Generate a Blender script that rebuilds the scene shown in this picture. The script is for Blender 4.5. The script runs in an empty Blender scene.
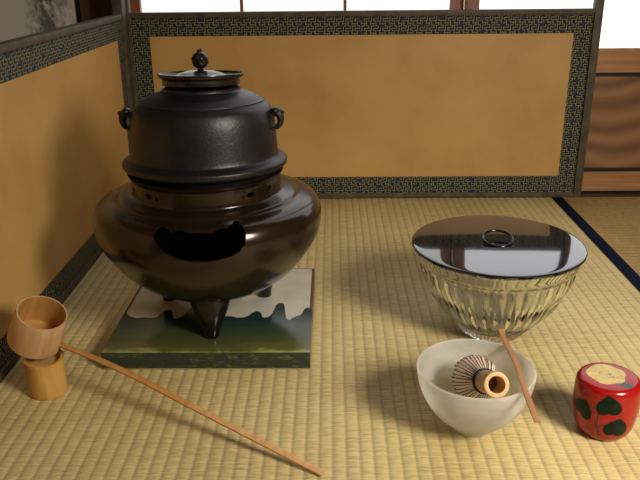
import bpy, bmesh, math, random
from mathutils import Vector, Matrix, Quaternion
random.seed(4)
S = bpy.context.scene
C = S.collection
PI = math.pi

# ------------------------------------------------------------------ camera, world, lights, exposure
H = .53
yaw, pitch, roll = map(math.radians, (1.0, 20.9, 0.6))
fw = Vector((-math.sin(yaw)*math.cos(pitch), math.cos(yaw)*math.cos(pitch), -math.sin(pitch)))
r0 = Vector((math.cos(yaw), math.sin(yaw), 0)); u0 = r0.cross(fw)
rr = math.cos(roll)*r0 - math.sin(roll)*u0
uu = math.cos(roll)*u0 + math.sin(roll)*r0
cam = bpy.data.cameras.new('camera'); co = bpy.data.objects.new('camera', cam); C.objects.link(co)
M = Matrix((rr, uu, -fw)).transposed().to_4x4(); M.translation = (0, 0, H)
co.matrix_world = M
cam.sensor_width = 36; cam.lens = 730/640*36; cam.clip_start = .02
S.camera = co
S.view_settings.view_transform = 'Standard'; S.view_settings.look = 'None'
S.view_settings.exposure = 0.0; S.view_settings.gamma = 1
S.view_settings.use_curve_mapping = False

w = bpy.data.worlds.new('world'); S.world = w; w.use_nodes = True
w.node_tree.nodes['Background'].inputs[0].default_value = (1, .93, .82, 1)
w.node_tree.nodes['Background'].inputs[1].default_value = .04
SHOJI = 1.25
def area(name, loc, target, size, power, col):
    l = bpy.data.lights.new(name, 'AREA'); l.energy = power; l.color = col; l.shape = 'DISK'; l.size = size
    o = bpy.data.objects.new(name, l); C.objects.link(o); o.location = loc
    o.rotation_euler = (Vector(target)-Vector(loc)).to_track_quat('-Z', 'Y').to_euler()
    return o
area('standing_lamp_light', (.80, .0, .82), (.36, .74, 0), .42, 9.8, (1, .94, .85)).data.spread = math.radians(115)
area('room_fill_light', (-.3, -1.3, 2.2), (.0, 1.0, 0), 1.6, 3, (1, .92, .80))

# ------------------------------------------------------------------ materials
def lin(c):
    return tuple(((v/255+.055)/1.055)**2.4 if v > 10 else v/255/12.92 for v in c)+(1,)
def mat(name, col=(.5, .5, .5), rough=.5, metal=0, **kw):
    m = bpy.data.materials.new(name); m.use_nodes = True
    b = m.node_tree.nodes['Principled BSDF']
    b.inputs['Base Color'].default_value = tuple(col)[:3]+(1,)
    b.inputs['Roughness'].default_value = rough; b.inputs['Metallic'].default_value = metal
    for k, v in kw.items(): b.inputs[k.replace('_', ' ')].default_value = v
    return m
class N:
    def __init__(s, m): s.m = m; s.t = m.node_tree; s.b = s.t.nodes.get('Principled BSDF')
    def n(s, t, **kw):
        x = s.t.nodes.new(t)
        for k, v in kw.items(): setattr(x, k, v)
        return x
    def l(s, a, b): s.t.links.new(a, b)
    def co(s, out='Object', scale=(1, 1, 1)):
        a = s.n('ShaderNodeTexCoord'); p = s.n('ShaderNodeMapping'); p.inputs['Scale'].default_value = scale
        s.l(a.outputs[out], p.inputs[0]); return p.outputs[0]
    def noise(s, vec, scale, detail=3, rough=.5, dist=0):
        x = s.n('ShaderNodeTexNoise'); x.inputs['Scale'].default_value = scale; x.inputs['Detail'].default_value = detail
        x.inputs['Roughness'].default_value = rough; x.inputs['Distortion'].default_value = dist
        s.l(vec, x.inputs['Vector']); return x.outputs['Fac']
    def ramp(s, fac, stops):
        x = s.n('ShaderNodeValToRGB'); e = x.color_ramp.elements
        while len(e) < len(stops): e.new(.5)
        for q, (p, c) in zip(e, stops): q.position = p; q.color = tuple(c)[:3]+(1,)
        s.l(fac, x.inputs[0]); return x.outputs[0]
    def bump(s, h, strength=.3, dist=.001, inp='Normal', node=None):
        x = s.n('ShaderNodeBump'); x.inputs['Strength'].default_value = strength; x.inputs['Distance'].default_value = dist
        s.l(h, x.inputs['Height']); s.l(x.outputs[0], (node or s.b).inputs[inp]); return x
    def math(s, op, a, b=None, c=None):
        x = s.n('ShaderNodeMath', operation=op)
        for i, v in enumerate((a, b, c)):
            if v is None: continue
            if isinstance(v, (int, float)): x.inputs[i].default_value = v
            else: s.l(v, x.inputs[i])
        return x.outputs[0]
    def mix(s, fac, a, b):
        x = s.n('ShaderNodeMix', data_type='RGBA')
        for i, v in ((0, fac), (6, a), (7, b)):
            if isinstance(v, (int, float)): x.inputs[i].default_value = v
            elif isinstance(v, tuple): x.inputs[i].default_value = v[:3]+(1,)
            else: s.l(v, x.inputs[i])
        return x.outputs[2]
def noisy(name, stops, scale=(1, 1, 1), ns=10, rough=.5, metal=0, bump=0, bd=.001, detail=4, dist=0, bs=None, **kw):
    m = mat(name, stops[0][1], rough, metal, **kw); k = N(m)
    v = k.co(scale=scale); f = k.noise(v, ns, detail, .55, dist)
    k.l(k.ramp(f, stops), k.b.inputs['Base Color'])
    if bump:
        h = f if bs is None else k.noise(k.co(), bs, 4)
        k.bump(h, bump, bd)
    return m

def tatami_mat_material(name, axis, c0, c1, c2):
    m = mat(name, c1, .62); k = N(m)
    g = k.n('ShaderNodeTexCoord'); sp = k.n('ShaderNodeSeparateXYZ'); k.l(g.outputs['Object'], sp.inputs[0])
    along = sp.outputs[1 if axis == 'y' else 0]   # direction the ribs run
    across = sp.outputs[0 if axis == 'y' else 1]
    # fine rush strands run across the ribs
    sc = (12, 620, 1) if axis == 'y' else (620, 12, 1)
    f1 = k.noise(k.co(scale=sc), 1, 2)
    f2 = k.noise(k.co(scale=(5, 5, 5)), 1, 3)
    sc2 = (64, 260, 1) if axis == 'y' else (260, 64, 1)
    f3 = k.noise(k.co(scale=sc2), 1, 1)
    mixf = k.math('ADD', k.math('MULTIPLY', f1, .45), k.math('ADD', k.math('MULTIPLY', f2, .25), k.math('MULTIPLY', f3, .3)))
    colr = k.ramp(mixf, [(.33, c0), (.5, c1), (.68, c2)])
    # groove between the ribs where the warp thread pulls the rush down
    fr = k.math('FRACT', k.math('DIVIDE', across, .0158))
    d = k.math('ABSOLUTE', k.math('SUBTRACT', fr, .5))
    gr = k.math('MULTIPLY', k.math('SMOOTH_MAX', k.math('SUBTRACT', d, .34), 0, .05), 5)
    strand = k.math('SINE', k.math('MULTIPLY', along, 2*PI/.0045))
    gr2 = k.math('MULTIPLY', gr, k.math('ADD', .62, k.math('MULTIPLY', strand, .30)))
    k.l(k.mix(k.math('MINIMUM', gr2, .40), colr, tuple(v*.5 for v in c0[:3])), k.b.inputs['Base Color'])
    hh = k.math('ADD', k.math('MULTIPLY', k.math('SINE', k.math('MULTIPLY', along, 2*PI/.0016)), .5), f1)
    k.bump(hh, .25, .0005)
    return m
M_tat = tatami_mat_material('tatami_rush', 'y', lin((160, 138, 84)), lin((204, 181, 122)), lin((224, 204, 146)))
M_tat2 = tatami_mat_material('tatami_rush_darker', 'x', lin((128, 100, 52)), lin((165, 133, 74)), lin((186, 154, 92)))
M_navy = noisy('navy_cloth', [(.3, lin((12, 18, 36))), (.7, lin((20, 28, 52)))], ns=300, rough=.95, bump=.3, Specular_IOR_Level=.1)
M_gold = noisy('gold_paper', [(.3, lin((176, 134, 74))), (.52, lin((190, 148, 84))), (.75, lin((198, 157, 94)))], ns=6, rough=.45, detail=5, Specular_IOR_Level=.35)
M_broc0 = mat('brocade_black', lin((22, 22, 18)), .8)
M_broc1 = mat('brocade_thread', lin((116, 112, 78)), .6)
M_broc2 = mat('brocade_navy', lin((30, 40, 58)), .8)
M_frame = noisy('screen_frame_wood', [(.35, lin((62, 50, 34))), (.6, lin((84, 70, 50))), (.8, lin((100, 84, 60)))], (3, 3, 3), 12, .62, bump=.2, bs=200)
M_darkw = noisy('dark_sill_wood', [(.3, lin((40, 30, 22))), (.7, lin((66, 50, 38)))], (2, 30, 30), 4, .5)
M_orange = noisy('warm_cedar', [(.3, lin((150, 104, 62))), (.55, lin((174, 124, 76))), (.8, lin((190, 142, 92)))], (1, 12, 22), 5, .42, detail=5, dist=.4)
M_orangeV = noisy('warm_cedar_upright', [(.3, lin((118, 66, 34))), (.55, lin((146, 86, 48))), (.8, lin((166, 104, 62)))], (18, 12, 1), 5, .42, detail=5, dist=.4)
M_brownV = noisy('brown_upright', [(.3, lin((66, 36, 20))), (.7, lin((92, 54, 32)))], (18, 12, 1), 5, .5)
M_black = mat('black_lacquer_edge', lin((16, 14, 13)), .35)
M_wall = noisy('plaster', [(.3, lin((176, 162, 136))), (.7, lin((190, 176, 150)))], ns=40, rough=.9, bump=.2)
M_ceil = noisy('ceiling_boards', [(.3, lin((120, 92, 62))), (.7, lin((140, 110, 76)))], (1, 12, 1), 6, .6)
M_track = noisy('sill_track', [(.3, lin((38, 32, 30))), (.7, lin((56, 48, 44)))], (2, 60, 10), 4, .5)
# figured door panel
M_fig = mat('figured_wood', lin((168, 112, 64)), .4); k = N(M_fig)
wv = k.n('ShaderNodeTexWave', wave_type='BANDS', bands_direction='Z'); wv.inputs['Scale'].default_value = 3.2; wv.inputs['Distortion'].default_value = 22
wv.inputs['Detail'].default_value = 3; wv.inputs['Detail Scale'].default_value = .38
k.l(k.co(scale=(1.0, 1, 1.6)), wv.inputs['Vector'])
k.l(k.ramp(wv.outputs['Fac'], [(.0, lin((112, 76, 44))), (.35, lin((130, 90, 54))), (.75, lin((140, 100, 62))), (1, lin((152, 112, 70)))]), k.b.inputs['Base Color'])
# sunlit shoji paper: daylight behind it makes it glow
def glow(name, col, s):
    m = bpy.data.materials.new(name); m.use_nodes = True; t = m.node_tree; t.nodes.clear(); k = N(m)
    e = k.n('ShaderNodeEmission'); e.inputs[1].default_value = s
    f = k.noise(k.co(), 9, 4)
    k.l(k.ramp(f, [(.3, tuple(c*.93 for c in col)), (.7, col)]), e.inputs[0])
    o = k.n('ShaderNodeOutputMaterial'); k.l(e.outputs[0], o.inputs[0]); return m
M_paper = glow('daylit_paper', (1, .98, .95), SHOJI)
M_frost = glow('daylit_frosted_glass', (.97, .98, 1.0), SHOJI*1.25)
# ink painting on the sliding panel
M_ink = mat('ink_painting_paper', lin((150, 140, 124)), .8); k = N(M_ink)
g = k.n('ShaderNodeTexCoord'); sp = k.n('ShaderNodeSeparateXYZ'); k.l(g.outputs['Object'], sp.inputs[0])
nz = k.noise(k.co(scale=(1, 1, .6)), 70, 6, .7); nb = k.noise(k.co(), 6, 3)
def band(x0, wd, amp):
    d = k.math('DIVIDE', k.math('ABSOLUTE', k.math('SUBTRACT', k.math('ADD', sp.outputs[0], k.math('MULTIPLY', k.math('SUBTRACT', nb, .5), .12)), x0)), wd)
    return k.math('MULTIPLY', k.math('MAXIMUM', k.math('SUBTRACT', 1, d), 0), amp)
ink = k.math('ADD', band(-.655, .05, 1.0), band(-.60, .03, .35))
inkm = k.math('MULTIPLY', ink, k.math('MULTIPLY', k.math('MAXIMUM', k.math('SUBTRACT', nz, .38), 0), 7))
k.l(k.mix(k.math('MINIMUM', inkm, .85), lin((214, 204, 184)), lin((60, 62, 60))), k.b.inputs['Base Color'])

M_iron = noisy('cast_iron', [(.3, lin((20, 17, 16))), (.7, lin((30, 26, 24)))], ns=60, rough=.42, metal=.1, bump=.4, bd=.0008, bs=260)
M_irond = noisy('dark_bronze', [(.3, lin((22, 19, 17))), (.7, lin((32, 28, 25)))], ns=60, rough=.22, metal=.0, bump=.15, bs=300)
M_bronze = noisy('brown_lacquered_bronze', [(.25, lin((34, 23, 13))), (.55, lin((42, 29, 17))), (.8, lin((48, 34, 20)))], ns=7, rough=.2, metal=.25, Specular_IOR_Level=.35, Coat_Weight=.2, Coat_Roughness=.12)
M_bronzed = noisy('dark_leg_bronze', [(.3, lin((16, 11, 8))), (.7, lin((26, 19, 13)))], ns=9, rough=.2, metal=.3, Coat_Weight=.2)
M_furin = noisy('sooty_inner_bronze', [(.3, lin((96, 90, 76))), (.7, lin((124, 116, 98)))], ns=30, rough=.7, metal=.2)
M_lac = mat('black_lacquer', lin((12, 12, 14)), .07, 0, Coat_Weight=1.0, Coat_Roughness=.03, IOR=1.6)
M_ring = mat('black_lacquer_ring', lin((10, 10, 10)), .15)
M_glass = mat('cut_glass', (.97, .985, .95), .02, 0, IOR=1.47, Transmission_Weight=1.0)
M_bam = noisy('yellow_bamboo', [(.3, lin((172, 124, 54))), (.55, lin((194, 148, 72))), (.8, lin((210, 166, 92)))], (40, 40, 4), 3, .38)
M_bamcut = noisy('cut_bamboo', [(.3, lin((176, 130, 72))), (.7, lin((206, 166, 106)))], (60, 60, 60), 4, .6)
M_hand = noisy('handle_bamboo', [(.3, lin((186, 136, 84))), (.7, lin((208, 160, 106)))], (10, 60, 60), 2, .42)
M_hand2 = noisy('handle_bamboo_ochre', [(.3, lin((176, 122, 58))), (.7, lin((198, 144, 78)))], (10, 60, 60), 2, .42)
M_cup = noisy('ladle_cup_bamboo', [(.3, lin((176, 136, 88))), (.7, lin((200, 162, 114)))], (40, 40, 5), 3, .45)
M_cupin = noisy('ladle_cup_inside', [(.3, lin((176, 126, 62))), (.7, lin((200, 150, 82)))], (30, 30, 5), 3, .5)
M_scoop = noisy('scoop_bamboo', [(.3, lin((146, 98, 56))), (.55, lin((164, 114, 66))), (.8, lin((178, 130, 80)))], (60, 8, 60), 2, .5)
M_whisk = noisy('whisk_bamboo', [(.3, lin((188, 150, 96))), (.7, lin((208, 172, 118)))], (60, 60, 6), 3, .5)
M_whiskin = mat('whisk_hollow', lin((108, 68, 34)), .7)
M_tine = mat('tine_bamboo', lin((226, 202, 172)), .6)
M_tined = mat('tine_brown', lin((92, 54, 40)), .6)
M_thread = mat('dark_thread', lin((36, 22, 20)), .7)

# frosted glass tea bowl
M_milk = bpy.data.materials.new('frosted_white_glass'); M_milk.use_nodes = True; k = N(M_milk)
k.b.inputs['Roughness'].default_value = .33
k.b.inputs['Transmission Weight'].default_value = .55; k.b.inputs['IOR'].default_value = 1.3
sw = k.noise(k.co(scale=(1, 1, 2.2)), 26, 3, .5, 1.2)
colm = k.ramp(sw, [(.3, lin((236, 233, 222))), (.7, lin((248, 246, 238)))])
k.l(colm, k.b.inputs['Base Color'])
tr = k.n('ShaderNodeBsdfTranslucent'); k.l(colm, tr.inputs[0])
mx = k.n('ShaderNodeMixShader'); mx.inputs[0].default_value = .50
k.l(k.b.outputs[0], mx.inputs[1]); k.l(tr.outputs[0], mx.inputs[2])
k.l(mx.outputs[0], M_milk.node_tree.nodes['Material Output'].inputs[0])

# tile board: white glaze behind, copper green glaze in front with a dripping edge
M_tile = mat('two_glaze_tile', (.5, .5, .5), .16); k = N(M_tile)
g = k.n('ShaderNodeTexCoord'); sp = k.n('ShaderNodeSeparateXYZ'); k.l(g.outputs['Object'], sp.inputs[0])
BX, BY = .290, .2955
xn = k.math('ADD', k.math('DIVIDE', sp.outputs[0], BX), .5)
fc = k.n('ShaderNodeFloatCurve'); cv = fc.mapping.curves[0]
pts = [(0, .50), (.06, .36), (.12, .36), (.18, .36), (.21, .44), (.25, .44), (.28, .35), (.32, .37), (.35, .47), (.39, .47), (.42, .37), (.5, .37), (.58, .37),
       (.62, .36), (.66, .37), (.69, .42), (.72, .42), (.75, .36), (.785, .39), (.81, .52), (.84, .52), (.875, .33), (.91, .36), (.94, .39), (.965, .46), (.985, .46), (1, .36)]
cv.points[0].location = pts[0]; cv.points[1].location = pts[-1]
for p in pts[1:-1]: cv.points.new(*p)
fc.mapping.update(); k.l(xn, fc.inputs['Value'])
yn = k.math('ADD', k.math('DIVIDE', sp.outputs[1], BY), .5)
dif = k.math('SUBTRACT', yn, k.math('ADD', fc.outputs[0], k.math('MULTIPLY', k.math('SUBTRACT', k.noise(k.co(), 60, 3), .5), .03)))
isw = k.math('GREATER_THAN', dif, 0)
nn = k.noise(k.co(scale=(1, 2, 1)), 14, 5, .6); n2 = k.noise(k.co(scale=(1, 4, 4)), 55, 5, .7)
grn = k.ramp(k.math('ADD', yn, k.math('MULTIPLY', k.math('SUBTRACT', nn, .5), .22)),
    [(.0, lin((150, 146, 84))), (.03, lin((90, 90, 44))), (.12, lin((70, 74, 40))), (.24, lin((48, 64, 42))), (.34, lin((28, 50, 46))), (.45, lin((22, 48, 52)))])
side = k.ramp(n2, [(.32, lin((20, 30, 20))), (.44, lin((46, 58, 28))), (.52, lin((24, 40, 44))), (.60, lin((56, 66, 32))), (.75, lin((110, 110, 64)))])
up = k.n('ShaderNodeSeparateXYZ'); k.l(g.outputs['Normal'], up.inputs[0])
top = k.math('GREATER_THAN', up.outputs[2], .5)
whi = k.ramp(nn, [(.3, lin((176, 168, 150))), (.7, lin((196, 188, 170)))])
# brown bare rim on the sides and back of the white part
ex = k.math('GREATER_THAN', k.math('ABSOLUTE', sp.outputs[0]), BX/2-.0045)
ey = k.math('GREATER_THAN', sp.outputs[1], BY/2-.004)
rim = k.math('MAXIMUM', ex, ey)
whi = k.mix(rim, whi, lin((74, 48, 34)))
tp = k.mix(isw, grn, whi)
sd = k.mix(k.math('GREATER_THAN', yn, .40), side, lin((84, 58, 42)))
lowr = k.math('LESS_THAN', sp.outputs[2], .0025)
sd = k.mix(lowr, sd, lin((150, 140, 96)))
k.l(k.mix(top, sd, tp), k.b.inputs['Base Color'])
k.l(k.math('ADD', .14, k.math('MULTIPLY', isw, .25)), k.b.inputs['Roughness'])
k.bump(n2, .12, .001)

M_red = mat('red_lacquer', lin((144, 14, 12)), .2, 0, Specular_IOR_Level=.35, Coat_Weight=.15, Coat_Roughness=.06)
M_leaf = noisy('leaf_lacquer', [(.35, lin((5, 18, 10))), (.6, lin((10, 30, 18))), (.8, lin((18, 42, 24)))], ns=140, rough=.35, Specular_IOR_Level=.15)
M_vine = mat('vine_lacquer', lin((40, 42, 22)), .25)
M_goldp = noisy('gold_leaf_patch', [(.3, lin((176, 148, 78))), (.7, lin((206, 180, 108)))], ns=120, rough=.3, metal=.3)
M_scrib = mat('gold_scribble', lin((88, 70, 34)), .4)
M_pink = mat('silver_leaf', lin((52, 66, 56)), .3)

# ------------------------------------------------------------------ mesh helpers
def link(name, bm, m, parent=None, loc=None, smooth=True, mats=None):
    me = bpy.data.meshes.new(name); bmesh.ops.recalc_face_normals(bm, faces=bm.faces) if False else None
    bm.to_mesh(me); bm.free()
    for q in (mats or [m]): me.materials.append(q)
    if smooth:
        for p in me.polygons: p.use_smooth = True
        try: me.set_sharp_from_angle(angle=math.radians(38))
        except Exception: pass
    o = bpy.data.objects.new(name, me); C.objects.link(o)
    if parent is not None: o.parent = parent
    if loc is not None: o.location = loc
    return o
def tag(o, label=None, cat=None, group=None, kind=None):
    for kk, v in (('label', label), ('category', cat), ('group', group), ('kind', kind)):
        if v: o[kk] = v
    return o
def empty(name, loc, label, cat, group=None, rz=0):
    o = bpy.data.objects.new(name, None); C.objects.link(o); o.location = loc; o.rotation_euler.z = rz
    o.empty_display_size = .02
    return tag(o, label, cat, group)
def box(bm, x0, x1, y0, y1, z0, z1, bev=0, mi=0):
    vs = [bm.verts.new((x, y, z)) for z in (z0, z1) for y in (y0, y1) for x in (x0, x1)]
    fs = [bm.faces.new([vs[i] for i in q]) for q in ((0, 2, 3, 1), (4, 5, 7, 6), (0, 1, 5, 4), (2, 6, 7, 3), (0, 4, 6, 2), (1, 3, 7, 5))]
    for f in fs: f.material_index = mi
    if bev:
        es = {e for f in fs for e in f.edges}
        bmesh.ops.bevel(bm, geom=list(es), offset=bev, segments=2, affect='EDGES', profile=.6)
    return bm
def B(*a, **k): return box(bmesh.new(), *a, **k)
def spline(pts, n=6):
    out = []; P = [pts[0]]+list(pts)+[pts[-1]]
    for i in range(1, len(P)-2):
        p0, p1, p2, p3 = [Vector(q) for q in P[i-1:i+3]]
        for j in range(n):
            t = j/n
            out.append(.5*((2*p1)+(p2-p0)*t+(2*p0-5*p1+4*p2-p3)*t*t+(-p0+3*p1-3*p2+p3)*t**3))
    out.append(Vector(pts[-1])); return out
def lathe(prof, n=96, bm=None, rf=None, mi=None, closed=False, c=(0, 0)):
    """prof = list of (r,z); r<=1e-6 collapses to a pole. rf(theta,i,r,z)->r,z"""
    bm = bm or bmesh.new(); rings = []
    for i, p in enumerate(prof):
        r, z = p[0], p[1]
        if r <= 1e-6: rings.append([bm.verts.new((c[0], c[1], z))]); continue
        ring = []
        for j in range(n):
            t = 2*PI*j/n; r2, z2 = (r, z) if rf is None else rf(t, i, r, z)
            ring.append(bm.verts.new((c[0]+r2*math.cos(t), c[1]+r2*math.sin(t), z2)))
        rings.append(ring)
    L = len(rings)
    for i in range(L if closed else L-1):
        a, b = rings[i], rings[(i+1) % L]
        for j in range(n):
            j2 = (j+1) % n
            if len(a) == 1 and len(b) == 1: continue
            if len(a) == 1: f = bm.faces.new((a[0], b[j2], b[j]))
            elif len(b) == 1: f = bm.faces.new((a[j], a[j2], b[0]))
            else: f = bm.faces.new((a[j], a[j2], b[j2], b[j]))
            if mi is not None: f.material_index = mi(i)
    bmesh.ops.recalc_face_normals(bm, faces=bm.faces)
    return bm
def tube(pts, rad, n=8, bm=None, closed=False, flat=None, up=None):
    """sweep a circle (or ellipse flat=(w,h) with up vector) along pts"""
    bm = bm or bmesh.new(); pts = [Vector(p) for p in pts]; L = len(pts); rings = []; last = Vector(up) if up else Vector((.13, .29, .95))
    for i, p in enumerate(pts):
        if closed: d = pts[(i+1) % L]-pts[i-1]
        else: d = pts[min(i+1, L-1)]-pts[max(i-1, 0)]
        d.normalize(); s = d.cross(last).normalized(); u = s.cross(d).normalized()
        if not up: last = u
        r = rad[i] if isinstance(rad, (list, tuple)) else rad
        ring = []
        for j in range(n):
            t = 2*PI*j/n
            if flat:
                fl = flat(i/(L-1)) if callable(flat) else flat
                cs, sn = math.cos(t), math.sin(t)
                e = .45
                a = math.copysign(abs(cs)**e, cs)*fl[0]; b = math.copysign(abs(sn)**e, sn)*fl[1]
            else: a, b = r*math.cos(t), r*math.sin(t)
            ring.append(bm.verts.new(p+s*a+u*b))
        rings.append(ring)
    for i in range(L if closed else L-1):
        a, b = rings[i], rings[(i+1) % L]
        for j in range(n): bm.faces.new((a[j], a[(j+1) % n], b[(j+1) % n], b[j]))
    if not closed: bm.faces.new(rings[0][::-1]); bm.faces.new(rings[-1])
    bmesh.ops.recalc_face_normals(bm, faces=bm.faces)
    return bm

# ------------------------------------------------------------------ the room
YW = 1.74                                       # plane of the sliding doors
def struct(name, bm, m, parent=None, smooth=False, **k):
    o = link(name, bm, m, parent, smooth=smooth, **k)
    if parent is None: o['kind'] = 'structure'
    return o
struct('floor', B(-1.6, 2.2, -1.8, 1.664, -.08, -.0555), M_darkw)
struct('ceiling', B(-1.6, 2.2, -1.8, 1.9, 2.35, 2.40), M_ceil)
struct('wall_left', B(-1.65, -1.6, -1.8, 1.9, -.08, 2.35), M_wall)
struct('wall_right', B(2.2, 2.25, -1.8, 1.9, -.08, 2.35), M_wall)
struct('wall_front', B(-1.65, 2.25, -1.85, -1.8, -.08, 2.35), M_wall)
struct('wall_back', B(-1.65, 2.25, 1.86, 1.9, -.08, 2.35), M_wall)
struct('trim_1', B(-1.6, 2.2, 1.666, 1.80, -.08, -.002, bev=.001), M_track)          # sill under the sliding doors
struct('trim_2', B(-1.6, 2.2, 1.70, 1.80, 1.80, 1.90), M_orange)                     # lintel
struct('wall_lintel', B(-1.6, 2.2, 1.72, 1.78, 1.90, 2.35), M_wall)
struct('trim_3', B(-.515, -.478, 1.70, 1.80, -.002, 1.80, bev=.002), M_frame)        # corner post
def empty_struct(name):
    o = bpy.data.objects.new(name, None); C.objects.link(o); o['kind'] = 'structure'; return o
# door_1 : paper door behind the folding screen
d = empty_struct('door_1')
for x0, x1 in ((-.458, -.434), (.270, .300)):
    struct('stile', B(x0, x1, 1.736, 1.764, 0, 1.80, bev=.0015), M_orangeV, d)
struct('bottom_rail', B(-.434, .270, 1.738, 1.762, 0, .30), M_orange, d)
struct('top_rail', B(-.434, .270, 1.738, 1.762, 1.76, 1.80), M_orange, d)
for x in (-.2035, .032): struct('lattice_bar', B(x-.0035, x+.0035, 1.738, 1.748, .30, 1.76), M_orangeV, d)
for z in (.72, 1.12, 1.45): struct('lattice_bar', B(-.434, .270, 1.7385, 1.748, z-.0035, z+.0035), M_orange, d)
struct('paper', B(-.434, .270, 1.749, 1.751, .30, 1.76), M_paper, d)
# door_2 : door with a wooden lower panel, right
d = empty_struct('door_2')
for x0, x1 in ((.302, .330), (1.12, 1.15)):
    struct('stile', B(x0, x1, 1.705, 1.733, 0, 1.80, bev=.0015), M_orangeV, d)
struct('bottom_rail', B(.330, 1.12, 1.708, 1.732, 0.002, .052, bev=.001), M_orange, d)
struct('middle_rail', B(.330, 1.12, 1.708, 1.732, .285, .339, bev=.001), M_orange, d)
struct('batten', B(.330, 1.12, 1.705, 1.730, .278, .285), M_black, d)
struct('batten', B(.330, 1.12, 1.705, 1.730, .052, .059), M_black, d)
struct('wood_panel', B(.330, 1.12, 1.714, 1.726, .052, .285), M_fig, d)
struct('top_rail', B(.330, 1.12, 1.708, 1.732, 1.76, 1.80), M_orange, d)
struct('frosted_pane', B(.330, 1.12, 1.719, 1.723, .339, 1.76), M_frost, d)
# far right wall beyond
struct('wall_panel', B(1.152, 2.2, 1.70, 1.75, 0, 1.80), M_wall)
# door_3 : sliding panel with an ink painting, left of the post
d = empty_struct('door_3')
struct('painted_panel', B(-1.50, -.586, 1.752, 1.768, 0.02, 1.78), M_ink, d)
struct('black_edge', B(-.586, -.574, 1.748, 1.772, 0, 1.80), M_black, d)
struct('stile', B(-.574, -.516, 1.744, 1.772, 0, 1.80), M_brownV, d)
# light gap strip between corner post and the paper door
struct('trim_4', B(-.477, -.459, 1.745, 1.765, 0, 1.80), M_wall)

# ------------------------------------------------------------------ tatami mats
RP = .0158
def ribs(axis, a0, a1, b0, b1):
    """a = across ribs, b = along ribs"""
    bm = bmesh.new(); n0 = math.floor(a0/RP); pts = []
    i = 0; a = a0
    ns = 8
    k0 = math.ceil(a0/RP*ns); k1 = math.floor(a1/RP*ns)
    A = [a0]+[q*RP/ns for q in range(k0, k1+1) if a0 < q*RP/ns < a1]+[a1]
    rows = []
    Bs = [b0+(b1-b0)*q/24 for q in range(25)]
    for a in A:
        f = (a/RP) % 1.0; z = -.0011+.0011*abs(math.sin(PI*f))**.6
        rows.append([bm.verts.new((a, b, z) if axis == 'y' else (b, a, z)) for b in Bs])
    for r1, r2 in zip(rows, rows[1:]):
        for q in range(24): bm.faces.new((r1[q], r2[q], r2[q+1], r1[q+1]))
    bmesh.ops.recalc_face_normals(bm, faces=bm.faces)
    if sum(f.normal.z for f in bm.faces) < 0: bmesh.ops.reverse_faces(bm, faces=bm.faces)
    # core
    if axis == 'y': box(bm, a0, a1, b0, b1, -.055, -.0013)
    else: box(bm, b0, b1, a0, a1, -.055, -.0013)
    return bm
t = empty('tatami_mat', (.03, .3, -.055), 'pale yellow tatami mat under the tea utensils, its ribs running towards the back', 'mat')
def under(o, p):                                # parent keeping the world placement
    o.parent = p; o.matrix_parent_inverse = Matrix.Translation(-Vector(p.location)); return o
under(link('rush_surface', ribs('y', -.452, .5225, -.25, 1.6655), M_tat), t)
under(link('cloth_edge', B(.5225, .5480, -.25, 1.6655, -.055, .0006, bev=.0008), M_navy), t)['label'] = 'dark navy cloth edge'
under(link('cloth_edge', B(-.478, -.4525, -.25, 1.6655, -.055, -.0002, bev=.0008), M_navy), t)
t = empty('tatami_mat', (1.2, .3, -.055), 'browner tatami mat right of the navy cloth edge, its ribs running left to right', 'mat')
under(link('rush_surface', ribs('x', -.25, 1.6655, .5485, 2.1), M_tat2), t)
struct('floor_left', ribs('y', -1.55, -.479, -.25, 1.6655), M_tat2, smooth=True)

# ------------------------------------------------------------------ folding screen
screen = empty('folding_screen', (-.462, 1.678, 0), 'low two-fold gold paper screen with dark wood frame and black brocade border', 'folding screen')
TILE = ["#######....#", "......#....#", "......#....#", "#..####.####", "#..#........", "#..#........", "#..#######..", "#........#..", "#........#..", "####..####..", "...#..#.....", "...#..#....#"]
def brocade_mesh(L, Hh, z0, x0, wd, cell=.0017):
    """flat border ring in local X (along) / Z, made of small woven cells"""
    bm = bmesh.new(); cache = {}
    rnd = random.Random(7)
    def V(i, j):
        if (i, j) not in cache: cache[(i, j)] = bm.verts.new((x0+i*cell, 0, z0+j*cell))
        return cache[(i, j)]
    nx, nz, nw = round(L/cell), round(Hh/cell), round(wd/cell)
    for i in range(nx):
        for j in range(nz):
            if nw <= i < nx-nw and nw <= j < nz-nw: continue
            f = bm.faces.new((V(i, j), V(i+1, j), V(i+1, j+1), V(i, j+1)))
            # clusters of fret work separated by plain navy patches
            cx, cy = (i % 26)-13, ((j+(i//26 % 2)*9) % 18)-9
            patch = (abs(cx)/4.0+abs(cy)/3.4) < 1
            on = TILE[j % 12][i % 12] == '#'
            f.material_index = 2 if patch else (1 if on else 0)
    if bm.faces: 
        bmesh.ops.recalc_face_normals(bm, faces=bm.faces)
    return bm
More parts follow.
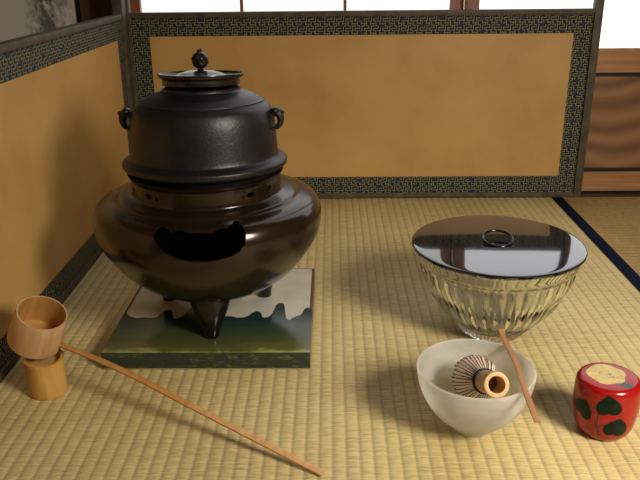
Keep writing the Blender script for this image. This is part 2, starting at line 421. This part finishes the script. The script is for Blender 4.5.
def screen_panel(root, name, L, rot, loc, post0=.018, post1=.018):
    """local: x along 0..L, front faces -y, thickness 0..018"""
    p = bpy.data.objects.new(name, None); C.objects.link(p); p.parent = root
    p.matrix_parent_inverse = Matrix.Translation(-Vector(root.location))
    p.location = loc; p.rotation_euler.z = rot; p.empty_display_size = .02
    hz = .4165; T = .019
    link('post', B(0, post0, -.003, T, 0, .60, bev=.002), M_frame, p)
    link('post', B(L-post1, L, -.003, T, 0, .60, bev=.002), M_frame, p)
    link('top_rail', B(post0, L-post1, -.001, T, hz, hz+.0115, bev=.0015), M_frame, p)
    link('bottom_rail', B(post0, L-post1, -.001, T, 0, .0125, bev=.0015), M_frame, p)
    br = brocade_mesh(L-post0-post1, hz-.0125, .0125, post0, .0405)
    br.transform(Matrix.Translation((0, .0035, 0)))
    link('brocade_border', br, None, p, smooth=False, mats=[M_broc0, M_broc1, M_broc2])['label'] = 'black brocade with pale fretwork and navy patches'
    g = B(post0+.0395, L-post1-.0395, .0030, .0035-.0001, .0125+.0395, hz-.0395)
    box(g, post0, L-post1, .0045, T-.003, .0125, hz)
    link('gold_paper', g, M_gold, p, smooth=False)
    return p
screen_panel(screen, 'back_panel', 1.0595, 0, (-.468, 1.667, 0), post0=.0255)
screen_panel(screen, 'side_panel', 1.062, PI/2, (-.450, 1.6625-1.062, 0), post1=.032)
# cloth hinge between the two panels

# ------------------------------------------------------------------ tile board
bd = tag(link('tile_board', B(-BX/2, BX/2, -BY/2, BY/2, 0, .0275, bev=.0022), M_tile, loc=(-.1755, 1.0305, 0)),
    'square glazed tile, white behind and dripping green in front, under the brazier', 'tile')
TOP = .0275

# ------------------------------------------------------------------ brazier
AX, AY = -.1805, 1.017
fu = empty('brazier', (AX, AY, TOP), 'large glossy brown three-legged brazier standing on the green and white tile', 'brazier')
out = spline([(.1125, .2535), (.1110, .2500), (.1085, .246), (.1085, .2265), (.113, .2230), (.125, .2220), (.1300, .2205), (.1345, .2165), (.148, .2140), (.160, .208), (.1665, .195),
    (.1675, .181), (.163, .160), (.151, .138), (.133, .114), (.110, .093), (.085, .079), (.05, .069)], 5)
prof = [(p.x, p.y) for p in out]+[(0, .067), (0, .073), (.05, .075), (.082, .084), (.106, .098), (.129, .119), (.146, .141), (.158, .162), (.1625, .181), (.1615, .194), (.156, .204), (.146, .211), (.130, .211), (.104, .218), (.104, .2525)]
prof = [(r, z-TOP) for r, z in prof]
no = len(out)
body = lathe(prof, 128, mi=lambda i: 0 if i < no else 1, closed=False)
# close the lip (last ring to first ring)
bm = body; bm.verts.ensure_lookup_table()
be = [e for e in bm.edges if e.is_boundary]
r = bmesh.ops.bridge_loops(bm, edges=be)
bmesh.ops.recalc_face_normals(bm, faces=bm.faces)
fu.scale = (.985, .985, 1)
bo = link('body', bm, None, fu, mats=[M_bronze, M_furin])
def cutter(bm):
    me = bpy.data.meshes.new('cut'); bmesh.ops.recalc_face_normals(bm, faces=bm.faces); bm.to_mesh(me); bm.free()
    me.materials.append(M_bronze)
    o = bpy.data.objects.new('cut', me); C.objects.link(o); return o
def prism(outline, ang, ra, rb, z0):
    bm = bmesh.new(); d = Vector((math.cos(ang), math.sin(ang), 0)); s = Vector((-math.sin(ang), math.cos(ang), 0))
    A = [bm.verts.new(d*ra+s*u+Vector((0, 0, z0+v))) for u, v in outline]
    Bv = [bm.verts.new(d*rb+s*u+Vector((0, 0, z0+v))) for u, v in outline]
    n = len(A); bm.faces.new(A); bm.faces.new(Bv[::-1])
    for i in range(n): bm.faces.new((A[i], Bv[i], Bv[(i+1) % n], A[(i+1) % n]))
    return bm
op = [(-.060, .006), (-.0575, .014), (-.050, .0175), (-.041, .0155), (-.036, .0135), (-.030, .0150), (-.024, .0160), (-.019, .0140), (-.012, .0130), (-.006, .0138), (0, .0130), (.008, .0132), (.015, .0125),
      (.021, .0145), (.028, .0160), (.033, .0152), (.038, .0165), (.043, .0188), (.049, .0186), (.055, .0150), (.059, .008), (.0575, -.003), (.051, -.0115), (.040, -.0175), (.024, -.0215), (.006, -.0232), (-.014, -.0222), (-.032, -.0180), (-.046, -.0115), (-.056, -.003)]
cuts = [cutter(prism(op, math.radians(-85), .09, .20, .197-TOP))]
def blob(rx, rz, n=10): return [(rx*math.cos(2*PI*i/n)*(1+.12*math.sin(3*i)), rz*math.sin(2*PI*i/n)) for i in range(n)]
for a, rx, rz, dz in ((-128, .0058, .0038, 0), (-120, .0026, .0026, -.001), (-54.5, .0017, .0017, -.001), (-48, .0062, .0036, 0), (-28, .0045, .0035, .001), (-152, .0045, .0032, 0), (-20, .002, .002, 0), (60, .005, .003, 0), (120, .005, .003, 0)):
    cuts.append(cutter(prism(blob(rx, rz), math.radians(a), .097, .125, .2372+dz-TOP)))
for c in cuts:
    c.location = (AX, AY, TOP); c.scale = (.985, .985, 1)
    md = bo.modifiers.new('b', 'BOOLEAN'); md.object = c; md.operation = 'DIFFERENCE'; md.solver = 'EXACT'
bpy.context.view_layer.update()
dg = bpy.context.evaluated_depsgraph_get()
me = bpy.data.meshes.new_from_object(bo.evaluated_get(dg)); bo.modifiers.clear(); bo.data = me
for c in cuts: bpy.data.objects.remove(c)
for p in me.polygons: p.use_smooth = True
me.set_sharp_from_angle(angle=math.radians(38))
# raised bead around the opening
d_ = math.radians(-85)
for a in (-85, 35, 155):
    bm = bmesh.new(); a = math.radians(a); rings = []
    for z, rad, cr in ((0, .0098, .089), (.002, .0112, .089), (.008, .0116, .0885), (.017, .0150, .087), (.028, .0200, .085), (.040, .0252, .081), (.052, .0300, .076), (.066, .0340, .070), (.080, .036, .066)):
        ring = [bm.verts.new((cr*math.cos(a)+rad*math.cos(q*PI/12), cr*math.sin(a)+rad*math.sin(q*PI/12), z)) for q in range(24)]
        rings.append(ring)
    bm.faces.new(rings[0][::-1]); bm.faces.new(rings[-1])
    for r1, r2 in zip(rings, rings[1:]):
        for q in range(24): bm.faces.new((r1[q], r1[(q+1) % 24], r2[(q+1) % 24], r2[q]))
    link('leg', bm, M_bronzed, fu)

# ------------------------------------------------------------------ iron kettle
KZ = .2520
ke = empty('iron_kettle', (AX, AY, KZ+.0048), 'rough black iron kettle sitting in the mouth of the brown brazier', 'kettle')
kp = spline([(.0550, .3640), (.0555, .3600), (.0620, .3575), (.075, .3530), (.0865, .3465), (.0880, .3462), (.0885, .3440), (.0965, .3370), (.1015, .3230), (.1035, .305), (.1048, .285), (.1060, .2730),
    (.1085, .2690), (.1145, .2665), (.1182, .2640), (.1190, .2610), (.1180, .2570), (.1150, .2545)], 5)
prof = [(p.x, p.y-KZ) for p in kp]+[(.1125, .2530-KZ), (.1000, .2520-KZ), (.0960, .235-KZ), (.080, .215-KZ), (.04, .205-KZ), (0, .203-KZ), (0, .207-KZ), (.04, .209-KZ), (.078, .219-KZ), (.094, .238-KZ), (.099, .28-KZ), (.0975, .32-KZ), (.085, .340-KZ), (.06, .350-KZ), (.0505, .358-KZ), (.0505, .364-KZ)]
rn = random.Random(2)
bm = lathe(prof, 96)
be = [e for e in bm.edges if e.is_boundary]; bmesh.ops.bridge_loops(bm, edges=be)
bmesh.ops.recalc_face_normals(bm, faces=bm.faces)
link('kettle_body', bm, M_iron, ke)
for sgn, a in ((1, -8), (-1, 188)):
    a = math.radians(a); bm = bmesh.new()
    ring = []
    for q in range(20):
        th = 2*PI*q/20
        ring.append((.1060+.0072*math.cos(th), 0, .3205-KZ+.0105*math.sin(th)))
    tube(ring, [.0050+.0014*math.sin(2*PI*q/20) for q in range(20)], 8, bm, closed=True, up=(0, 1, 0))
    # brow and snout of the lug
    bmesh.ops.create_uvsphere(bm, u_segments=10, v_segments=8, radius=.0062, matrix=Matrix.Translation((.1065, 0, .333-KZ)) @ Matrix.Diagonal((1.1, 1.5, .8, 1)))
    bmesh.ops.create_uvsphere(bm, u_segments=8, v_segments=6, radius=.0036, matrix=Matrix.Translation((.1150, 0, .3305-KZ)) @ Matrix.Diagonal((1.2, 1, .9, 1)))
    bm.transform(Matrix.Rotation(a, 4, 'Z'))
    link('lug', bm, M_iron, ke)

LZ = .3642
kl = empty('kettle_lid', (AX, AY+.005, LZ+.0072), 'flat dark bronze lid with a bud-shaped knob resting on the iron kettle', 'lid')
ke.scale = (.982, .982, 1); ke.rotation_euler.x = math.radians(-2.0)
lp = [(0, 0), (.052, 0), (.0536, .001), (.0536, .0075), (.0550, .0095), (.0585, .0112), (.0594, .0136), (.0590, .0158), (.0580, .0160), (.0570, .0140), (.054, .0118), (.038, .0122), (.028, .0165), (.018, .0190), (.008, .0200), (0, .0201)]
link('plate', lathe(lp, 96), M_irond, kl)
kl.rotation_euler.x = math.radians(-4.2)
kb = bmesh.new()
KS = -.0035
lathe([(0, .0195), (.0105, .0198), (.0110, .0215), (.0085, .0228), (.0052, .0236), (.0036, .0245), (.0036, .0255), (.0050, .0262), (.0050, .0268), (0, .0270)], 32, kb)
def scales(t, i, r, z):
    s = .5+.5*math.cos(8*t+i*PI)         # staggered leaf scales
    return r*(1+.10*s), z
pr = []
for i in range(19):
    p = PI*i/18
    pr.append((.0108*math.sin(p)**.85 if 0 < i < 18 else 0, .0372-.0125*math.cos(p)))
lathe(pr, 64, kb, rf=lambda t, i, r, z: (r*(1+.09*(.5+.5*math.cos(8*t+(i//3)*PI))*(1 if i % 3 else .3)), z))
for q in range(5):
    a = 2*PI*q/5
    bmesh.ops.create_cone(kb, segments=6, radius1=.0026, radius2=.0004, depth=.006, cap_ends=True, matrix=Matrix.Translation((.0022*math.cos(a), .0022*math.sin(a), .0507)))
kb.transform(Matrix.Translation((0, 0, -.0012)) @ Matrix.Diagonal((1.03, 1.03, .92, 1)))
link('knob', kb, M_irond, kl)

# ------------------------------------------------------------------ cut glass water jar and its lid
GX, GY = .2440, 1.003
gj = empty('cut_glass_jar', (GX, GY, 0), 'clear cut-glass water jar with slanting leaf cuts under a black lid', 'jar')
go = spline([(.040, 0), (.0460, .0012), (.0500, .006), (.0630, .019), (.0800, .038), (.0950, .060), (.1075, .086), (.1150, .112), (.1188, .1335)], 8)
RGO = [(p.x, p.y) for p in go]
def cutf(t, i, r, z):
    if z < .004 or z > .119: return r, z
    f = min(1, (z-.004)/.01, (.119-z)/.006)
    a = t*31/(2*PI); b = z/.085
    d1 = abs(((a+b) % 1)-.5)*2; d2 = abs(((a-b*.7) % 1)-.5)*2
    return r-.0058*f*(1-min(d1, d2))*(.55+.45*max(d1, d2)), z
gin = [(.1150, .1345), (.1130, .1330), (.1090, .110), (.1010, .086), (.0885, .062), (.0730, .041), (.0560, .024), (.038, .016), (.02, .013), (0, .0125)]
NG = len(RGO)
bm = lathe([(0, .0008)]+RGO+gin, 360, rf=lambda t, i, r, z: cutf(t, i, r, z) if 0 < i <= NG else (r, z))
link('jar_body', bm, M_glass, gj)
link('foot_ring', lathe([(.038, -.0008+.0009), (.044, .0001), (.044, .0012), (.038, .0012)], 64, closed=True), M_glass, gj) if False else None
jl = empty('jar_lid', (GX-.001, GY, .1347), 'round glossy black lacquer lid with a ring handle on the cut-glass jar', 'lid')
lp = [(0, 0), (.1130, 0), (.1225, .0012), (.1250, .0028), (.1252, .0052), (.1240, .0068), (.118, .0076), (.085, .0082), (.05, .0085), (.02, .0086), (0, .0086)]
q = spline([lp[5], lp[6], lp[7], lp[8], lp[9], lp[10]], 6)
link('lid_plate', lathe(lp[:5]+[(p.x, p.y) for p in q[:-1]]+[(0, .0086)], 160), M_lac, jl)
rg = [(.0215*math.cos(2*PI*i/48), .0215*math.sin(2*PI*i/48)*.95, .0135+.0050*math.sin(2*PI*i/48)) for i in range(48)]
link('ring_handle', tube(rg, .0019, 10, closed=True, up=(0, 0, 1)), M_ring, jl)

# ------------------------------------------------------------------ frosted tea bowl
CX, CY = .1685, .7505
BS = 1.05
tb = empty('tea_bowl', (CX, CY, 0), 'frosted white glass tea bowl in the foreground holding the bamboo whisk', 'bowl')
ob = spline([(.0215, .0), (.0232, .0012), (.0235, .0055), (.0260, .0080), (.0370, .0150), (.0500, .0280), (.0605, .0450), (.0665, .0620), (.0690, .0775)], 6)
ib = spline([(.0682, .0790), (.0664, .0778), (.0640, .0620), (.0580, .0458), (.0475, .0300), (.0345, .0180), (.018, .0118)], 6)
bm = lathe([(0, .003), (.0195, .0030), (.0205, 0)]+[(p.x, p.y) for p in ob]+[(p.x, p.y) for p in ib]+[(0, .0108)], 96)
bm.transform(Matrix.Diagonal((1, 1, BS, 1)))
link('bowl_body', bm, M_milk, tb)

# ------------------------------------------------------------------ bamboo whisk
E_ = Vector((.1785, .6868, .0985)); T_ = Vector((.1695, .7860, .0480))
ax = (T_-E_).normalized()
wk = empty('tea_whisk', E_, 'bamboo tea whisk lying in the frosted bowl with its hollow handle end up', 'whisk')
wk.scale = (1.13,)*3; wk.rotation_mode = 'QUATERNION'; wk.rotation_quaternion = ax.to_track_quat('Z', 'Y')
hb = lathe([(.0084, .0004), (.0105, 0), (.0123, .0006), (.0127, .003), (.0124, .0065), (.0116, .012), (.0113, .030), (.0116, .0415), (.0100, .0415), (.0084, .036), (.0083, .02)], 48, closed=True)
link('handle', hb, M_whisk, wk)
link('hollow', lathe([(0, .026), (.0084, .026), (.0084, .0275), (0, .0275)], 32), M_whiskin, wk)['label'] = 'brown hollow inside the handle'
th = bmesh.new()
for z in (.0365, .0385, .0405): tube([(.0122*math.cos(2*PI*i/32), .0122*math.sin(2*PI*i/32), z) for i in range(32)], .0010, 6, th, closed=True, up=(0, 0, 1))
tube([(.0115, .004, .0385), (.0165, .0075, .0375), (.021, .011, .0360)], .00055, 5, th)
tube([(.0115, .004, .0385), (.0160, .0025, .0375), (.018, .0045, .0340)], .00055, 5, th)
link('thread', th, M_thread, wk)
pts = [(.0112, 0, .039), (.0128, 0, .048), (.0185, 0, .060), (.0235, 0, .0715), (.0245, 0, .079), (.0225, 0, .0835), (.0205, 0, .0845)]
tp = spline(pts, 3)
tA = tube(tp, [.00055]*len(tp), 4, flat=(.0010, .0004), up=(1, 0, 0))
first = link('tine', tA, M_tine, wk); meA = first.data
tB = tube(tp, [.0005]*len(tp), 4, flat=(.0006, .0003), up=(1, 0, 0))
o2 = link('tine', tB, M_tined, wk); meB = o2.data
NT = 72
first.rotation_euler.z = 0; o2.rotation_euler.z = 2*PI/NT
for i in range(2, NT):
    o = (first if i % 2 == 0 else o2).copy(); C.objects.link(o); o.parent = wk; o.rotation_euler.z = 2*PI*(i+random.uniform(-.25, .25))/NT
    o.scale = (1+random.uniform(-.04, .03),)*2+(1+random.uniform(-.02, .02),)
inn = bmesh.new()
for i in range(44):
    a = 2*PI*i/44; rr_ = .0075+.003*random.random()
    tube([(.006*math.cos(a), .006*math.sin(a), .039), (.0085*math.cos(a+.1), .0085*math.sin(a+.1), .058), (rr_*math.cos(a+.2), rr_*math.sin(a+.2), .074)], .00045, 4, inn)
link('inner_tines', inn, M_tined, wk)

# ------------------------------------------------------------------ tea scoop across the bowl
zc = .0845
sp_ = spline([(.2095, .6340, zc+.0030), (.2115, .680, zc+.0014), (.2140, .725, zc+.0022), (.2147, .742, zc+.0038), (.2152, .760, zc+.0036), (.2155, .790, zc+.0016), (.2150, .810, zc+.0016), (.2146, .821, zc+.0035), (.2142, .8275, zc+.0075)], 5)
def sw_(t): return (.0034+.0008*max(0, (t-.80)/.2)+(.0004 if .5 < t < .56 else 0), .0012)
sc = tag(link('tea_scoop', tube(sp_, .003, 12, flat=sw_, up=(0, 0, 1)), M_scoop), 'reddish bamboo tea scoop laid across the rim of the frosted bowl', 'scoop')

# ------------------------------------------------------------------ lacquer tea caddy
NX, NY = .3235, .7440
VA = math.atan2(-NY, -NX)
nc = empty('tea_caddy', (NX, NY, 0), 'small red lacquer tea caddy with dark green leaves and a gold patch on top', 'tea caddy')
cp = spline([(.0, .0), (.0200, .0002), (.0262, .0025), (.0322, .0110), (.0355, .0240), (.0370, .0380), (.0372, .0500), (.0370, .0600), (.0358, .0665), (.0330, .0700), (.0290, .0712), (.0200, .0718), (.0, .0722)], 10)
cp = [(max(0, p.x), max(0, p.y)) for p in cp]; cp[0] = (0, 0); cp[-1] = (0, .0722)
def leafshape(u, v, cu, cv, s, rot):
    """heart-shaped leaf, u right, v up (metres on the surface)"""
    x, y = u-cu, v-cv; c_, s_ = math.cos(rot), math.sin(rot); x, y = (c_*x+s_*y)/s, (-s_*x+c_*y)/s
    y = y*1.12
    a = x*x+y*y-1
    return 1 if a**3-1.05*x*x*y**3 < 0 else 0
vine = spline([(.0005, .066), (-.002, .058), (-.0045, .047), (-.006, .036), (-.0055, .024), (-.003, .014), (.001, .006)], 8)
def caddy_mat(th_, r, z):
    dth = (th_-VA+PI) % (2*PI)-PI
    u = dth*.0365
    if z < .0695:
        for cu, cv, s, rt in ((-.0245, .0430, .0120, 2.8), (.0040, .0560, .0122, 3.25), (.0165, .0285, .0128, 3.0), (-.062, .03, .009, 2.8), (.07, .04, .009, 3.3), (-.095, .05, .009, 2.8)):
            if leafshape(u, z, cu, cv, s, rt): return 1
        for p in vine:
            if (p.x-u)**2+(p.y-z)**2 < .0012**2: return 2
        for (a0, b0, a1, b1) in ((-.0045, .047, -.018, .049), (-.0055, .024, .009, .033)):
            tt = max(0, min(1, ((u-a0)*(a1-a0)+(z-b0)*(b1-b0))/((a1-a0)**2+(b1-b0)**2)))
            if (u-a0-tt*(a1-a0))**2+(z-b0-tt*(b1-b0))**2 < .0007**2: return 2
    else:
        x = r*math.cos(th_-VA-PI/2); y = -r*math.sin(th_-VA-PI/2)      # x right, y away from the viewer
        x = r*math.sin(dth); y = -r*math.cos(dth)
        e = ((x+.0040)/.0215)**2+((y-.002)/.0225)**2+.10*math.sin(5*math.atan2(y, x)+1)
        if e < 1:
            for q in range(3):
                ph = q*1.9
                cu, cv = -.006+.007*q*.8, .002-.003*(q % 2)
                rr2 = math.hypot(x-cu, (y-cv)*1.3)
                if abs(rr2-.0052) < .00045 and math.sin(math.atan2(y-cv, x-cu)+ph) > -.35: return 4
            return 3
        if ((x-.018)/.0085)**2+((y+.014)/.006)**2 < 1: return 5
    return 0
def caddy_piece(sub):
    bm = lathe(sub, 300)
    CSZ = 1.045
    for f in bm.faces:
        c = f.calc_center_median(); f.material_index = caddy_mat(math.atan2(c.y, c.x), math.hypot(c.x, c.y), c.z)
    bm.transform(Matrix.Diagonal((1.0, 1.0, CSZ, 1)))
    return bm
MC = [M_red, M_leaf, M_vine, M_goldp, M_scrib, M_pink]
def resample(pr, step):
    out_ = [pr[0]]
    for a, b in zip(pr, pr[1:]):
        d = math.hypot(b[0]-a[0], b[1]-a[1]); n = max(1, round(d/step))
        for i in range(1, n+1): out_.append((a[0]+(b[0]-a[0])*i/n, a[1]+(b[1]-a[1])*i/n))
    return out_
lo = [p for p in cp if p[1] <= .0415]; hi = [p for p in cp if p[1] > .0415]
def rat(z): 
    for a, b in zip(cp, cp[1:]):
        if a[1] <= z <= b[1]: return a[0]+(b[0]-a[0])*(z-a[1])/(b[1]-a[1]+1e-9)
lo = resample(lo+[(rat(.0415), .0415)], .0007)+[(.01, .0415), (0, .0415)]
hi = [(0, .0418), (.01, .0418), (rat(.0418), .0418)]+resample([(rat(.0418), .0418)]+hi, .0007)[1:]
link('caddy_body', caddy_piece(lo), None, nc, mats=MC)
link('caddy_lid', caddy_piece(hi), None, nc, mats=MC)

# ------------------------------------------------------------------ bamboo rest and ladle
FX, FY = -.3775, .8310
fr = empty('lid_rest', (FX, FY, 0), 'short cut section of yellow bamboo standing upright under the ladle cup', 'bamboo rest')
def wob(t, i, r, z): return r*(1+.012*math.cos(2*t+.6)), z+(.0012*math.sin(2*t) if z > .04 else 0)
rb = lathe([(.0195, .0), (.0245, .0), (.0250, .001), (.0247, .010), (.0244, .030), (.0247, .042), (.0256, .0475), (.0255, .0500), (.0215, .0500), (.0205, .0480), (.0200, .02)], 64, closed=True, rf=wob)
link('bamboo_section', rb, M_bam, fr)
link('node_wall', lathe([(0, .0405), (.0203, .0405), (.0203, .0435), (0, .0435)], 48), M_bamcut, fr)

nrm = Vector((.40, -.20, .90)).normalized()
Bc = Vector((-.3925, .8470, .0665)); 
la = empty('bamboo_ladle', Bc, 'long bamboo water ladle, cup on the bamboo rest and handle sloping to the mat', 'ladle')
la.rotation_mode = 'QUATERNION'
la.rotation_quaternion = nrm.to_track_quat('Z', 'Y')
cb = lathe([(0, 0), (.0315, 0), (.0330, .0012), (.0336, .012), (.0334, .035), (.0322, .0525), (.0318, .0535), (.0302, .0530)], 72)
# outer, then inner surface
cb = lathe([(0, 0), (.0330, 0), (.0345, .0012), (.0348, .012), (.0335, .033), (.0318, .0505), (.0312, .0513), (.0297, .0510), (.0297, .050), (.0312, .033), (.0320, .006), (0, .0045)], 72, mi=lambda i: 0 if i < 7 else 1)
link('cup', cb, None, la, mats=[M_cup, M_cupin])
bpy.context.view_layer.update()
inv = la.matrix_world.inverted()
P0 = Vector((-.3630, .8440, .0640)); P1 = Vector((-.0110, .6590, .0030))
D = P1-P0
hp = []
for i in range(25):
    t_ = i/24; p = P0+D*t_; p.z += .0052*math.sin(PI*t_)+.0035*math.sin(2*PI*t_)*(1 if t_ < .5 else .3)
    hp.append(p)
ni = 13
def strip(pl, mm, nm):
    o = link(nm, tube([inv @ p for p in pl], .003, 12, flat=(.0042, .0016), up=tuple(inv.to_3x3() @ Vector((0, -.12, 1)))), mm, la)
    return o
strip(hp[:ni+1], M_hand2, 'handle')['label'] = 'darker ochre upper length of the handle'
strip(hp[ni:], M_hand, 'handle')['label'] = 'paler lower length of the handle'
kn = hp[ni]
link('handle_node', tube([inv @ (kn-D.normalized()*.004), inv @ kn, inv @ (kn+D.normalized()*.002)], .003, 12, flat=(.0047, .0022), up=tuple(inv.to_3x3() @ Vector((0, -.12, 1)))), M_hand2, la)
